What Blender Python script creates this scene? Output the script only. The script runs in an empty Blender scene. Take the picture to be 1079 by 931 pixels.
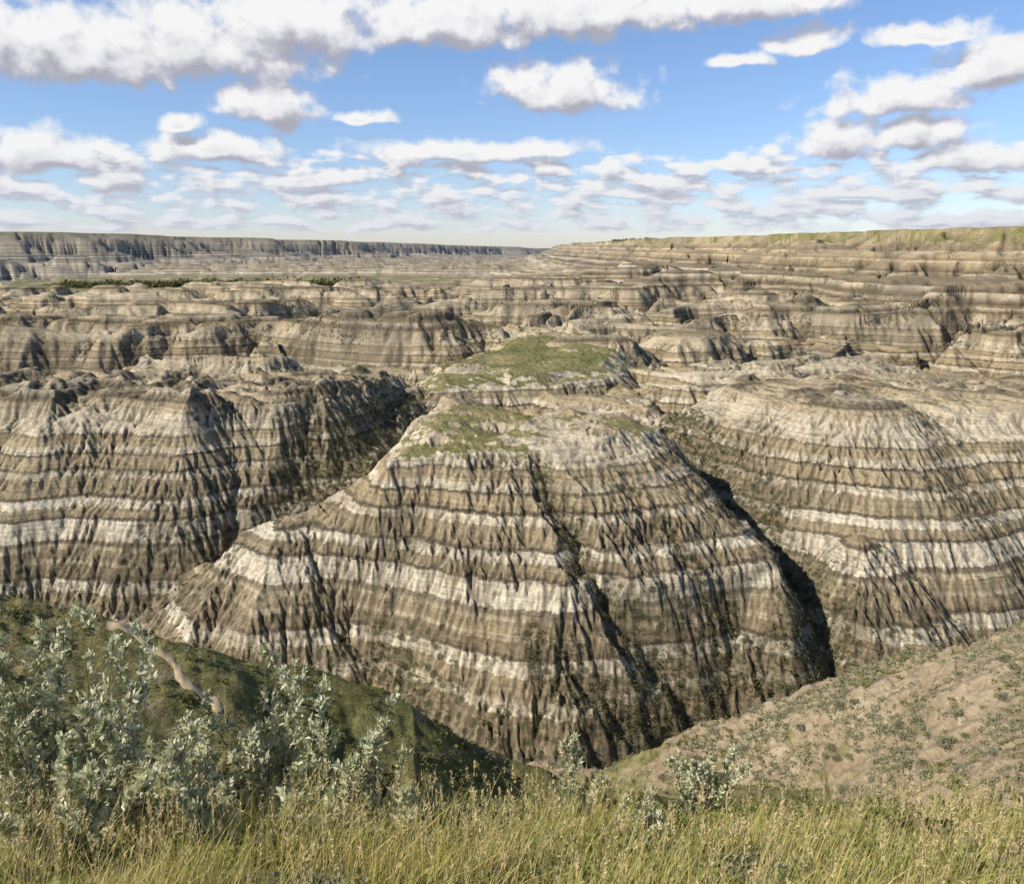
import bpy, math, random, time
import numpy as np
from mathutils import Vector
T0=time.time()
C=bpy.context.scene.collection
rng=np.random.default_rng(7); random.seed(7)
F=898.0; PITCH=math.radians(13.0); CP,SP=math.cos(PITCH),math.sin(PITCH)
def ray(u,v):
    a=(np.asarray(u,float)-539.5)/F; b=-(np.asarray(v,float)-465.5)/F
    return a, CP+b*SP, -SP+b*CP
def at(u,v,z):
    dx,dy,dz=ray(u,v); t=z/dz
    return (float(dx*t),float(dy*t),float(z))
def atY(u,v,y):
    dx,dy,dz=ray(u,v); t=y/dy
    return (float(dx*t),float(y),float(dz*t))
# ---------- noise ----------
_g=np.random.default_rng(3).random(4096)*2*np.pi
GX=np.cos(_g).astype(np.float32); GY=np.sin(_g).astype(np.float32)
def h32(ix,iy,seed):
    h=(ix.astype(np.int64)*374761393+iy.astype(np.int64)*668265263+seed*974634777)&0xFFFFFFFF
    h=((h^(h>>13))*1274126177)&0xFFFFFFFF
    return (h^(h>>16))
def pn(x,y,seed=0):
    fx0=np.floor(x); fy0=np.floor(y); ix=fx0.astype(np.int64); iy=fy0.astype(np.int64)
    fx=(x-fx0).astype(np.float32); fy=(y-fy0).astype(np.float32)
    u=fx*fx*fx*(fx*(fx*6-15)+10); v=fy*fy*fy*(fy*(fy*6-15)+10)
    def g(a,b):
        k=h32(ix+a,iy+b,seed)&4095
        return GX[k]*(fx-a)+GY[k]*(fy-b)
    n0=g(0,0); n1=g(1,0); n2=g(0,1); n3=g(1,1)
    a=n0+(n1-n0)*u; b=n2+(n3-n2)*u
    return (a+(b-a)*v)*1.5
def fbm(x,y,o,seed=0,gain=.5):
    s=0;a=1
    for i in range(o):
        s=s+a*pn(x*2**i+i*17.3,y*2**i-i*9.1,seed+i); a*=gain
    return s
def ss(a,b,x):
    t=np.clip((x-a)/(b-a),0,1); return t*t*(3-2*t)
# ---------- fan sheet ----------
Y0=-12.0
rs=[8.0]
while rs[-1]<12000:
    r=rs[-1]
    if r<112: d=.32
    elif r<275: d=.36
    elif r<620: d=r*.0021
    elif r<2000: d=r*.004
    else: d=r*.011
    rs.append(r+d)
R=np.array(rs,np.float64); NR=len(R)
NT=1400
TH=np.linspace(math.radians(-50),math.radians(50),NT); dth=TH[1]-TH[0]
X=(R[:,None]*np.sin(TH)[None,:]).astype(np.float32); Y=(R[:,None]*np.cos(TH)[None,:]+Y0).astype(np.float32)
RR=np.hypot(X,Y)
def zt(x,y,A=None):
    A=Z if A is None else A
    x=np.asarray(x,float);y=np.asarray(y,float)
    r=np.hypot(x,y-Y0); th=np.arctan2(x,y-Y0)
    i=np.clip(np.interp(r,R,np.arange(NR)),0,NR-1.001); j=np.clip((th-TH[0])/dth,0,NT-1.001)
    i0=i.astype(int); j0=j.astype(int); a=i-i0; b=j-j0
    return (A[i0,j0]*(1-a)*(1-b)+A[i0+1,j0]*a*(1-b)+A[i0,j0+1]*(1-a)*b+A[i0+1,j0+1]*a*b)
TS=np.concatenate([np.arange(2,140,.15),np.arange(140,600,.6)])
def cast(u,v):
    u=np.atleast_1d(u).astype(float); v=np.atleast_1d(v).astype(float); dx,dy,dz=ray(u,v)
    px=dx[:,None]*TS; py=dy[:,None]*TS; pz=dz[:,None]*TS
    below=pz<zt(px,py); k=np.argmax(below,1); ok=below.any(1)
    ii=np.arange(len(u)); return np.stack([px[ii,k],py[ii,k],zt(px[ii,k],py[ii,k])],-1),ok
def poly(Xa,Ya,pts,closed=False):
    pts=[(p[0],p[1],p[2] if len(p)>2 else 0.) for p in pts]
    best=np.full(Xa.shape,1e9,np.float32); zz=np.zeros(Xa.shape,np.float32); sd=np.zeros(Xa.shape,np.float32)
    n=len(pts); inside=np.zeros(Xa.shape,bool)
    for i in range(n if closed else n-1):
        a=pts[i]; b=pts[(i+1)%n]
        ex,ey=b[0]-a[0],b[1]-a[1]; L=ex*ex+ey*ey+1e-9
        px=Xa-a[0]; py=Ya-a[1]
        t=np.clip((px*ex+py*ey)/L,0,1)
        d=np.hypot(px-t*ex,py-t*ey); m=d<best
        best=np.where(m,d,best); zz=np.where(m,a[2]+(b[2]-a[2])*t,zz)
        cr=ex*py-ey*px
        sd=np.where(m,cr,sd)
        if closed:
            c=((a[1]>Ya)!=(b[1]>Ya)); 
            xi=a[0]+(Ya-a[1])*ex/(ey if abs(ey)>1e-9 else 1e-9)
            inside^=(c&(Xa<xi))
    if closed: 
        sd=np.where(inside,-best,best); best=np.where(inside,0,best)
    return best,zz,sd
# ---------- base landform ----------
k_w=ss(70,140,RR)
wx=X+k_w*(2.6*fbm(X/45,Y/45,3,11)); wy=Y+k_w*(2.0*fbm(X/45,Y/45,3,23))
Z=np.full(X.shape,-87.0,np.float32)+1.5*pn(X/30,Y/30,5); ID=np.zeros(X.shape,np.int8)
def put(sl,z,i):
    m=z>Z[sl]; Z[sl]=np.where(m,z,Z[sl]); ID[sl]=np.where(m,i,ID[sl])
def rows(a,b): return slice(int(np.searchsorted(R,a)),int(np.searchsorted(R,b)))
def ip(d,a,b): return np.interp(d,a,b).astype(np.float32)
# near hillside
s=rows(0,230); xa,ya=X[s],Y[s]
nb=ip(ya,[-30,-2,0,3,6,10,20,35,50,60,75,90,110,130,170],[-1.2,-1.6,-1.7,-3.0,-4.8,-7.5,-15.2,-27.3,-39.5,-46.5,-56,-64,-77,-88,-110])
nb=nb+.22*np.clip(-xa-10,0,30)*ss(10,40,ya)+ .10*np.clip(xa-14,0,60)*ss(15,50,ya)
nb=nb+ss(6,25,ya)*(.8*fbm(xa/9,ya/9,3,31))
put(s,nb,1)
spur=[at(-200,612,-25.5),at(0,622,-27),at(110,650,-30),at(230,680,-33.5),at(340,706,-37),at(430,746,-40.5),at(500,780,-44.5),at(580,812,-49),at(640,836,-54)]
d,z,sd=poly(xa+1.0*pn(xa/9,ya/9,77),ya+1.2*pn(xa/8,ya/8,78),spur)
sp_=z-np.where(sd>0,.95,.40)*d-.03*np.minimum(d,20)**1.2+.5*fbm(xa/6,ya/6,3,86)
cur=Z[s]; sm=.5*(sp_+cur+np.sqrt((sp_-cur)**2+2.5*ss(20,45,ya)))
m_=(sp_>cur-4)&(ya>20); Z[s]=np.where(m_,sm,cur); ID[s]=np.where(m_&(sp_>cur),1,ID[s])
rh=[at(1300,600,-30),at(1120,636,-37),at(1000,672,-44),at(880,712,-52),at(740,760,-61),at(640,802,-69)]
d,z,sd=poly(xa+1.5*pn(xa/12,ya/12,79),ya+1.5*pn(xa/11,ya/11,80),rh)
put(s,z-np.where(sd<0,.9,.22)*d+1.2*fbm(xa/12,ya/12,5,83,.55),2)
# central butte from nested contours
s=rows(90,520); xa,ya=wx[s],wy[s]
def crown(y): return -42.6+.11*(y-170)
C0=[at(405,486,-43.5),at(450,482,-43),at(520,484,-43),at(590,484,-43),at(640,474,-42.5),at(690,468,-42.8),at(704,452,-41.5),at(655,438,-40.6),at(560,436,-40),at(505,420,-38.5),at(470,418,-38.8),at(440,440,-40.5)]
C0=[(p[0],p[1],crown(p[1])) for p in C0]
C1=[at(258,564,-60),at(330,578,-60),at(400,590,-60),at(470,600,-60),at(540,610,-60),at(600,616,-60),at(650,614,-60),at(700,608,-60),at(760,600,-60),at(822,590,-60)]
x_,y_,_=C1[-1]; C1+=[(x_+3,y_+14,-60),(x_-1,y_+34,-60),(x_-8,y_+60,-60)]
x_,y_,_=C1[0]; C1+=[(x_+50,y_+60,-60),(x_+28,y_+34,-60),(x_+8,y_+13,-60)]
C2=[at(112,642,-81),at(300,704,-82),at(430,764,-83),at(540,808,-84),at(600,818,-84),at(660,802,-84),at(750,762,-83),at(840,726,-82),at(912,690,-81)]
x_,y_,_=C2[-1]; C2+=[(x_-2,y_+14,-81),(x_-8,y_+34,-81),(x_-22,y_+80,-81)]
x_,y_,_=C2[0]; C2+=[(x_+100,y_+68,-81),(x_+52,y_+34,-81),(x_+18,y_+15,-81)]
d0,z0,s0=poly(xa,ya,C0,True); d1,z1,s1=poly(xa,ya,C1,True); d2,z2,s2=poly(xa,ya,C2,True)
in1=s1<0; in2=s2<0
t01=np.clip(d0/(d0+np.abs(s1)+1e-3),0,1); t12=np.clip(d1/(d1+np.abs(s2)+1e-3),0,1)
zb=np.where(in1,z0+(z1-z0)*t01**.97,np.where(in2,z1+(z2-z1)*t12,z2-.95*d2))
zb=np.where(s0<0,crown(ya),zb)+np.where(s0<0,(1-np.exp(np.minimum(s0,0)/6))*(.9+1.3*fbm(xa/14,ya/14,3,36)),0)
zb=zb-2.2*np.exp(-np.abs(s0)/4.5)*(1+.5*pn(xa/9,ya/9,39))
# flanks run out along the two corner ridges
def smax(a,b,k): return .5*(a+b+np.sqrt((a-b)**2+k))
for pts,sl in (([at(300,548,-56.2),at(258,566,-60.3),at(205,598,-68.5),at(150,630,-77.5),at(112,646,-82)],.70),([at(790,560,-56.5),at(822,592,-60.5),at(868,645,-71),at(905,690,-80.5)],.95)):
    d,z,sd=poly(xa,ya,pts); rz=z-sl*(np.sqrt(d*d+25)-5)-.004*d*d
    zb=np.where(rz>zb-6,smax(zb,rz,3.0)-.25,zb)
zb=zb+(1-ss(-82,-68,zb))*2.4*fbm(xa/11,ya/11,4,40)
put(s,zb.astype(np.float32),3)
def fill(pts,sl,i):
    d,z,sd=poly(xa,ya,pts); put(s,(z-sl*d-.02*d*d).astype(np.float32),i)
fill([at(445,404,-44),at(402,450,-54),at(345,505,-65),at(275,562,-74),at(190,618,-81)],.3,4)
fill([at(712,432,-44),at(755,490,-54),at(812,560,-66),at(868,645,-78)],.3,5)
neck=[at(600,444,-46.5),at(680,446,-46.5),at(650,398,-46.5),at(560,402,-46.5)]
mead=[at(470,400,-41.5),at(545,394,-41),at(630,386,-40.5),at(645,370,-40),at(605,357,-39.5),at(552,353,-39),at(525,368,-40),at(470,386,-41)]
for pl in (neck,mead):
    d,z,sd=poly(xa,ya,pl,True); put(s,z-ip(d,[0,8,40,80],[0,3,28,60])+(1.6 if pl is neck else 1.1)*fbm(xa/16,ya/16,3,37),3 if pl is neck else 6)
lc=[atY(-420,426,212),atY(-150,423,213),atY(0,419,214),atY(60,414,213),atY(120,424,214),atY(195,408,212),atY(240,421,216),atY(290,421,218),atY(340,410,224),atY(400,403,246),atY(420,394,266),atY(-420,396,268)]
d,z,sd=poly(xa,ya,lc,True); kn=np.abs(pn(xa/11,ya/11,38))
put(s,z-ip(d,[0,2,8,27,45,80,120],[0,1.4,6.0,21.5,42,53,62])+ (1-ss(0,16,d))*(1.6*pn(xa/18,ya/18,33)+1.2*pn(xa/7,ya/7,34)+4.0*(kn-.25)),4)
rb=[atY(775,412,228),atY(840,424,212),atY(900,422,208),atY(960,430,208),atY(1079,427,209),atY(1400,437,206),atY(1400,398,262),atY(1000,398,258),atY(800,396,258)]
d,z,sd=poly(xa,ya,rb,True); put(s,z-ip(d,[0,4,14,32,54,80,120],[0,1.0,6.0,20.5,40,50,60])+(1-ss(0,18,d))*(1.6*pn(xa/18,ya/18,35)+2.6*(kn-.25)),5)
def cone(p,sl,rd,i,q=.03):
    d=np.hypot(xa-p[0],ya-p[1]); put(s,(p[2]-sl*(np.sqrt(d*d+rd*rd)-rd)-q*d*d).astype(np.float32),i)
cone(at(628,446,-38.9),.35,3,3,.05)
cone(at(200,406,-36.8),.5,3,4,.06)
cone(atY(905,415,207),.34,12,5,.009)
# generic badlands behind
s=rows(220,12000); xa,ya=wx[s],wy[s]; rr=RR[s]
rim=[(470,330,13),(420,500,14),(385,650,14),(345,850,13),(305,1100,12),(240,1600,10),(196,2200,7),(190,3500,0),(600,9000,-20)]
dR,zR,sR=poly(xa+34*pn(xa/110,ya/110,61)+18*pn(xa/42,ya/42,65),ya+36*pn(xa/130,ya/130,62)+14*pn(xa/50,ya/50,60),rim)
w1=xa+26*pn(xa/80,ya/80,41)+6*pn(xa/25,ya/25,43); w2=ya+24*pn(xa/80,ya/80,42)+6*pn(xa/25,ya/25,44)
def dome(n,k=2.4,p=.65): return (np.clip(np.sqrt(n*n+.0012)*k,0,1))**p
n1=pn(w1/230+.3,w2/100+.2,51); n2=pn(w1/110,w2/50,52); n3=pn(w1/50,w2/30,56)
n4=pn(w1/110+5,w2/42,47)
lift=np.where(sR<0,0,1)*np.clip(14-.07*(dR-60),0,14)
g=-33+7*pn(xa/230,ya/150,53)-26*(1-dome(n1,2.7,.8))-10*(1-dome(n2,2.7,.85))-3.2*(1-dome(n3,2.6,.9))+lift
def carve(g,pts,depth,w):
    d,z,sd=poly(xa,ya,pts); return g-depth*(1-ss(w*.15,w,d))
cap=-31+.03*np.clip(ya-300,0,500)+lift+5*fbm(xa/60,ya/38,4,57)+5*pn(xa/110,ya/90,58)
g=np.minimum(g,cap)-5*(1-dome(n4,2.9,.8))
g=carve(g,[(-420,350),(-260,362),(-150,370),(-60,352),(-30,330)],20,55)
g=carve(g,[(-460,500),(-250,515),(-120,495),(-10,515)],17,50)
g=carve(g,[(-650,680),(-300,665),(-90,700),(60,690)],20,60)
g=carve(g,[(-800,860),(-300,850),(0,900),(120,930)],20,70)
g=carve(g,[(330,330),(220,345),(120,350),(75,330)],12,40)
g=carve(g,[(380,430),(230,440),(120,425),(60,440)],13,38)
g=carve(g,[(340,540),(200,560),(90,545)],13,40)
g=carve(g,[(300,700),(180,730),(80,720)],13,45)
g=np.maximum(g,-74+3*fbm(xa/40,ya/40,3,59))
TL=[(-860,1640),(-700,1665),(-520,1700),(-400,1680),(-300,1730)]
dT,_,_=poly(xa,ya,TL)
flat=ss(1000,1350,ya-.25*xa)
fl=-79+(20*dome(n1)+8*dome(n2)+3*dome(n3))*ss(120,420,dT)*(1-ss(-60,-260,xa)*ss(1900,1700,ya))*ss(9000,4000,rr)
fz=g*(1-flat)+fl*flat
fz=fz-70*(1-ss(238,272,ya+.03*np.abs(xa)))
put(s,fz.astype(np.float32),6)
prf=ip(dR,[0,16,40,52,80,95,130,170,230,600],[0,7,19,21,36,38,50,60,90,140])
put(s,np.where(sR<0,zR+.004*np.minimum(dR,1500)+2.5*pn(xa/90,ya/90,66),zR-prf+2.5*pn(xa/90,ya/90,66)).astype(np.float32),7)
lrim=[(-3500,600,48),(-1700,1500,34),(-1230,2100,31),(-1030,2800,29),(-630,4200,12),(350,6500,-25),(1500,9000,-60)]
d,z,sd=poly(xa+90*pn(xa/400,ya/400,63)+40*pn(xa/150,ya/150,67),ya+120*pn(xa/500,ya/500,64)+50*pn(xa/170,ya/170,68),lrim)
prf=ip(d,[0,60,110,170,270,360,800],[0,20,46,56,78,120,260])
nd=pn(xa/240,ya/130,69)
zw=np.where(sd>0,z+.01*np.minimum(d,900),z-prf-26*(1-dome(nd,2.8))*ss(30,150,d)).astype(np.float32)+4*pn(xa/330,ya/330,70)
put(s,zw.astype(np.float32),8)
hill=ss(100,150,RR)
s=rows(90,330); 
dm_,_,_=poly(X[rows(90,620)],Y[rows(90,620)],mead,True)
MK=np.zeros(X.shape,np.float32); MK[rows(90,620)]=.85*(1-ss(0,12,dm_))
Z+=hill*(1-ss(900,1500,RR))*(1-.5*MK)*.8*fbm(X/22,Y/22,3,71)
GM=np.zeros(X.shape,np.float32)
# small dark mound low on the right hill
P_,_=cast([905],[585])
for (p,hh,sl) in ((P_[0],4.2,.55),):
    d=np.hypot(X[s]-p[0],Y[s]-p[1]); m=p[2]+hh-sl*(np.sqrt(d*d+3)-1.7)-.01*d*d
    k=m>Z[s]; Z[s]=np.where(k,m,Z[s])
Zc=Z.copy()
def gully(uvd,w,gm=1.3):
    """carve a ravine along points found on the ground itself"""
    global Z
    Zk=Z; Z=Zc; P,_=cast([q[0] for q in uvd],[q[1] for q in uvd]); Z=Zk
    pts=[(P[i,0],P[i,1],uvd[i][2]) for i in range(len(uvd))]
    d,z,sd=poly(X[s]+2.0*pn(X[s]/9,Y[s]/9,81)+1.0*pn(X[s]/3.5,Y[s]/3.5,84),Y[s]+1.8*pn(X[s]/8,Y[s]/8,82)+.8*pn(X[s]/3.2,Y[s]/3.2,85),pts)
    ww=w*(.55+.45*z/max(q[2] for q in uvd))*(1+.3*pn(X[s]/6,Y[s]/6,87))
    Z[s]-=(z*np.clip(1-d/ww,0,1)).astype(np.float32)
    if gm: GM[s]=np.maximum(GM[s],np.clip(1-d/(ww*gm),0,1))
gully([(574,488,.8),(585,520,3),(612,575,4.6),(650,630,5.0),(690,690,5.0),(735,750,3.5)],5.0,1.0)
gully([(715,440,1.2),(745,480,2.0),(790,540,2.6),(840,610,3),(882,690,3)],7,1.6)
gully([(430,412,1),(405,440,1.8),(365,480,2),(300,540,2.2),(215,590,2),(150,622,2)],7,2.0)
gully([(890,692,2),(820,716,2),(742,752,2),(650,808,1)],8,1.8)
gully([(330,425,1),(322,470,2),(300,520,2)],6,1.6)
gully([(560,670,.2),(600,700,1.4),(660,755,2.4),(700,775,2.6)],5,1.4)
gully([(400,660,.2),(430,700,1.6),(450,760,2.2)],5,1.2)
gully([(690,540,.2),(745,610,1.2),(800,670,1.8),(815,710,2)],4,.9)
# ---------- gradient + erosion ----------
def grad(Zz):
    gr=np.gradient(Zz,R,axis=0); gt=np.gradient(Zz,dth,axis=1)/R[:,None]
    st,ct=np.sin(TH)[None,:],np.cos(TH)[None,:]
    return (gr*st+gt*ct).astype(np.float32),(gr*ct-gt*st).astype(np.float32)
gx,gy=grad(Z)
steep=ss(.14,.5,np.hypot(gx,gy))*(1-MK)
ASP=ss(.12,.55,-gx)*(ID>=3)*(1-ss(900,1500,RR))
veg=np.where(ID==1,.16,np.where(ID==2,.5,1.0)).astype(np.float32)
steep=np.where(ID==2,np.maximum(steep,.55),steep)
CAV=np.zeros(X.shape,np.float32)  # rill depth, basis for the occlusion shade put into the colour
IRR=np.clip(.9+.65*fbm(X/15,Y/15,4,111),.3,1.5).astype(np.float32)
def erode(lam,A,r0,r1,seed,cw,branch=1.0,only=None):
    sl=rows(r0,r1)
    fade=(1-ss(r1*.75,r1,RR[sl]))*(ss(r0,r0*1.25+1,RR[sl]) if r0>60 else 1)
    am=(steep[sl]*fade*veg[sl])
    if only is not None: am=am*only[sl]
    idx=np.nonzero(am>.03)
    x=X[sl][idx]/lam; y=Y[sl][idx]/lam
    a,b=gx[sl][idx],gy[sl][idx]; L=np.hypot(a,b)+1e-6
    cx,cy=-b/L,a/L
    ix=np.floor(x).astype(np.int64); iy=np.floor(y).astype(np.int64)
    c=np.zeros_like(x); sn=np.zeros_like(x)
    for i in (-1,0,1):
        for j in (-1,0,1):
            h=h32(ix+i,iy+j,seed)
            jx=((h&1023)/1023.).astype(np.float32); jy=(((h>>10)&1023)/1023.).astype(np.float32)
            vx=x-(ix+i+jx).astype(np.float32); vy=y-(iy+j+jy).astype(np.float32)
            w=np.exp(-2.2*(vx*vx+vy*vy)); ph=6.2832*(vx*cx+vy*cy)
            c+=w*np.cos(ph); sn+=w*np.sin(ph)
    m=np.sqrt(c*c+sn*sn)+.02; c/=m; sn/=m
    hh=np.sqrt(np.clip((1+c)/2,0,1))
    amp=A*am[idx]*np.clip(L/.6,.3,1.2)*IRR[sl][idx]
    zz=Z[sl]; zz[idx]+=amp*(hh-.95)
    g1=gx[sl]; g2=gy[sl]
    k=-.5*sn*6.2832/lam*amp*branch
    g1[idx]+=k*cx; g2[idx]+=k*cy
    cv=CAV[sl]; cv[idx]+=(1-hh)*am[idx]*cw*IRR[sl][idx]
f7=np.where(ID==7,1.6,np.where(ID==8,1,.3)).astype(np.float32)
mid=np.where(ID==3,.38,.36+.44*ss(230,300,RR)).astype(np.float32)
mid2=np.where(ID==3,.38,.36+.56*ss(230,300,RR)).astype(np.float32)
erode(260,18,1500,11000,1,.1,1,np.where(ID==8,1,0).astype(np.float32))
erode(90,8,350,9000,2,.4,1,f7)
erode(42,3.4,290,3500,3,.4,1,np.where(ID==7,1.6,1).astype(np.float32))
erode(22,2.1,95,2000,4,.3,1.0,mid)
erode(10,1.45,60,1300,5,.35,.8,mid2)
erode(4.8,.85,60,650,6,.45,.7,(.62+.45*ss(230,300,RR)).astype(np.float32))
erode(2.4,.60,60,420,7,.6,.6)
erode(1.35,.40,60,290,8,.5,.5)
# strata benches
lv=np.arange(-120,80,.25); lr=np.random.default_rng(5)
hw=np.zeros(len(lv)); i=0
while i<len(lv):
    n=int(lr.uniform(3,12)); hw[i:i+n]=lr.choice([.5,.75,1.0,1.4,1.8]); i+=n
hw=np.convolve(hw,np.ones(3)/3,'same')
cum=np.cumsum(hw)*.25
kk=20
drift=np.convolve(np.pad(cum-lv,(kk*2,kk*2),'edge'),np.ones(kk*4+1)/(kk*4+1),'valid')
tz=cum-drift
tw=(.38+.35*ss(230,330,RR))*np.where(ID==2,0,np.where(ID==7,.6,veg))*(ss(100,130,RR))*(1-MK)
Zs=Z+.4*pn(X/40,Y/40,91)
Z=(Z+tw*(np.interp(Zs,lv,tz)-Zs)).astype(np.float32)
Z+=(ss(60,120,RR)*(1-ss(350,600,RR))*.27*fbm(X/1.9,Y/1.9,3,95)).astype(np.float32)
Z+=(np.where(RR<110,1,0)*ss(4,14,RR)*.12*fbm(X/1.6,Y/1.6,3,96)).astype(np.float32)
gx,gy=grad(Z); SL=np.hypot(gx,gy)
print('terrain',time.time()-T0)
# ---------- masks ----------
nz=fbm(X/30,Y/30,4,101); nf=fbm(X/5,Y/5,3,103)
flatm=1-ss(.2,.5,SL)
G=flatm*ss(-.15,.55,nz+.25*nf)*.58
sM=rows(100,520)
dm,_,sdq=poly(X[sM],Y[sM],mead,True)
G[sM]=np.maximum(G[sM],(1-ss(-2,22,sdq+10*nf[sM]+14*nz[sM]))*(1-ss(.5,1.0,SL[sM]))*.80)
dm,_,sdm=poly(X[sM],Y[sM],C0,True); G[sM]=np.maximum(G[sM],(1-ss(-3,6,sdm+4*nf[sM]+3*nz[sM]))*(1-ss(.5,.9,SL[sM]))*.85*ss(-.4,.1,nz[sM]+.4*nf[sM]))
G=np.where(ID==1,np.clip(.9+.45*nf,.6,1),G)
G=np.where(ID==2,np.clip(.20+.6*nz+.35*nf+.15*ss(75,58,Y),0,.85),G)
G=np.where((ID==6)&(RR>1100)&(Z<-68),np.maximum(G,.6+.3*nz),G)
G=np.where((ID==6)&(RR>300)&(Z<-70),np.maximum(G,.45+.3*nz),G)
G=np.where((ID==7)&(Z>1),np.maximum(G,.6+.4*nz),G)
G=np.where((ID==8),np.maximum(G,ss(5,26,Z+10*nz)*.62),G)
G=np.clip(G,0,1).astype(np.float32)
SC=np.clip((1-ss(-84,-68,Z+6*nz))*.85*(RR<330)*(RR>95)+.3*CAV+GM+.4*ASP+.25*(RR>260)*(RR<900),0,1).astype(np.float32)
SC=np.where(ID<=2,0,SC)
SHADE_TONE=np.clip(CAV+np.where(ID>=3,GM*(.5+.5*nf)+.15*ASP,0),0,1).astype(np.float32)  # painted rill occlusion, plus gully brush tone and slopes turned from the sun
d=np.hypot(X[s]-P_[0,0],Y[s]-P_[0,1]); SHADE_TONE[s]=np.maximum(SHADE_TONE[s],.5*(1-ss(2,7,d)))
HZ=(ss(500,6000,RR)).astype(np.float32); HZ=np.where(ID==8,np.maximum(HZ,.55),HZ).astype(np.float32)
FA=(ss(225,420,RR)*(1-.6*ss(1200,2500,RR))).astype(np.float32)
SO=np.where((ID==2)|(ID==1),1.,0.).astype(np.float32)
# ---------- materials ----------
class NT_:
    def __init__(s,tree): s.t=tree; s.n=tree.nodes; s.l=tree.links
    def new(s,ty,**k):
        n=s.n.new(ty)
        for a,b in k.items(): setattr(n,a,b)
        return n
    def inp(s,sock,v):
        if isinstance(v,bpy.types.NodeSocket): s.l.new(v,sock)
        elif v is not None: sock.default_value=v
    def math(s,op,a,b=None,c=None,clamp=False):
        n=s.new('ShaderNodeMath',operation=op,use_clamp=clamp)
        s.inp(n.inputs[0],a)
        if b is not None: s.inp(n.inputs[1],b)
        if c is not None: s.inp(n.inputs[2],c)
        return n.outputs[0]
    def vm(s,op,a,b=None):
        n=s.new('ShaderNodeVectorMath',operation=op); s.inp(n.inputs[0],a)
        if b is not None: s.inp(n.inputs[1],b)
        return n.outputs['Value'] if op in('LENGTH','DOT_PRODUCT') else n.outputs[0]
    def mix(s,f,a,b,bt='MIX'):
        n=s.new('ShaderNodeMix',data_type='RGBA',blend_type=bt)
        s.inp(n.inputs[0],f); s.inp(n.inputs[6],a); s.inp(n.inputs[7],b); return n.outputs[2]
    def noise(s,vec,scale,detail=3,rough=.55,lac=2.0):
        n=s.new('ShaderNodeTexNoise'); s.inp(n.inputs['Vector'],vec)
        n.inputs['Scale'].default_value=scale; n.inputs['Detail'].default_value=detail; n.inputs['Roughness'].default_value=rough
        return n.outputs['Fac']
    def mr(s,v,a,b,c=0,d=1,smooth=True):
        n=s.new('ShaderNodeMapRange',interpolation_type='SMOOTHSTEP' if smooth else 'LINEAR'); s.inp(n.inputs[0],v)
        for i,q in enumerate((a,b,c,d)): n.inputs[i+1].default_value=q
        return n.outputs[0]
    def ramp(s,f,stops,interp='LINEAR'):
        n=s.new('ShaderNodeValToRGB'); s.inp(n.inputs[0],f); e=n.color_ramp; e.interpolation=interp
        while len(e.elements)<len(stops): e.elements.new(.5)
        for el,(p,c) in zip(e.elements,stops): el.position=p; el.color=(*c,1)
        return n.outputs[0]
    def attr(s,name):
        return s.new('ShaderNodeAttribute',attribute_name=name).outputs['Fac']
def mat(name):
    m=bpy.data.materials.new(name); m.use_nodes=True; m.node_tree.nodes.clear()
    t=NT_(m.node_tree); o=t.new('ShaderNodeOutputMaterial'); return m,t,o
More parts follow.
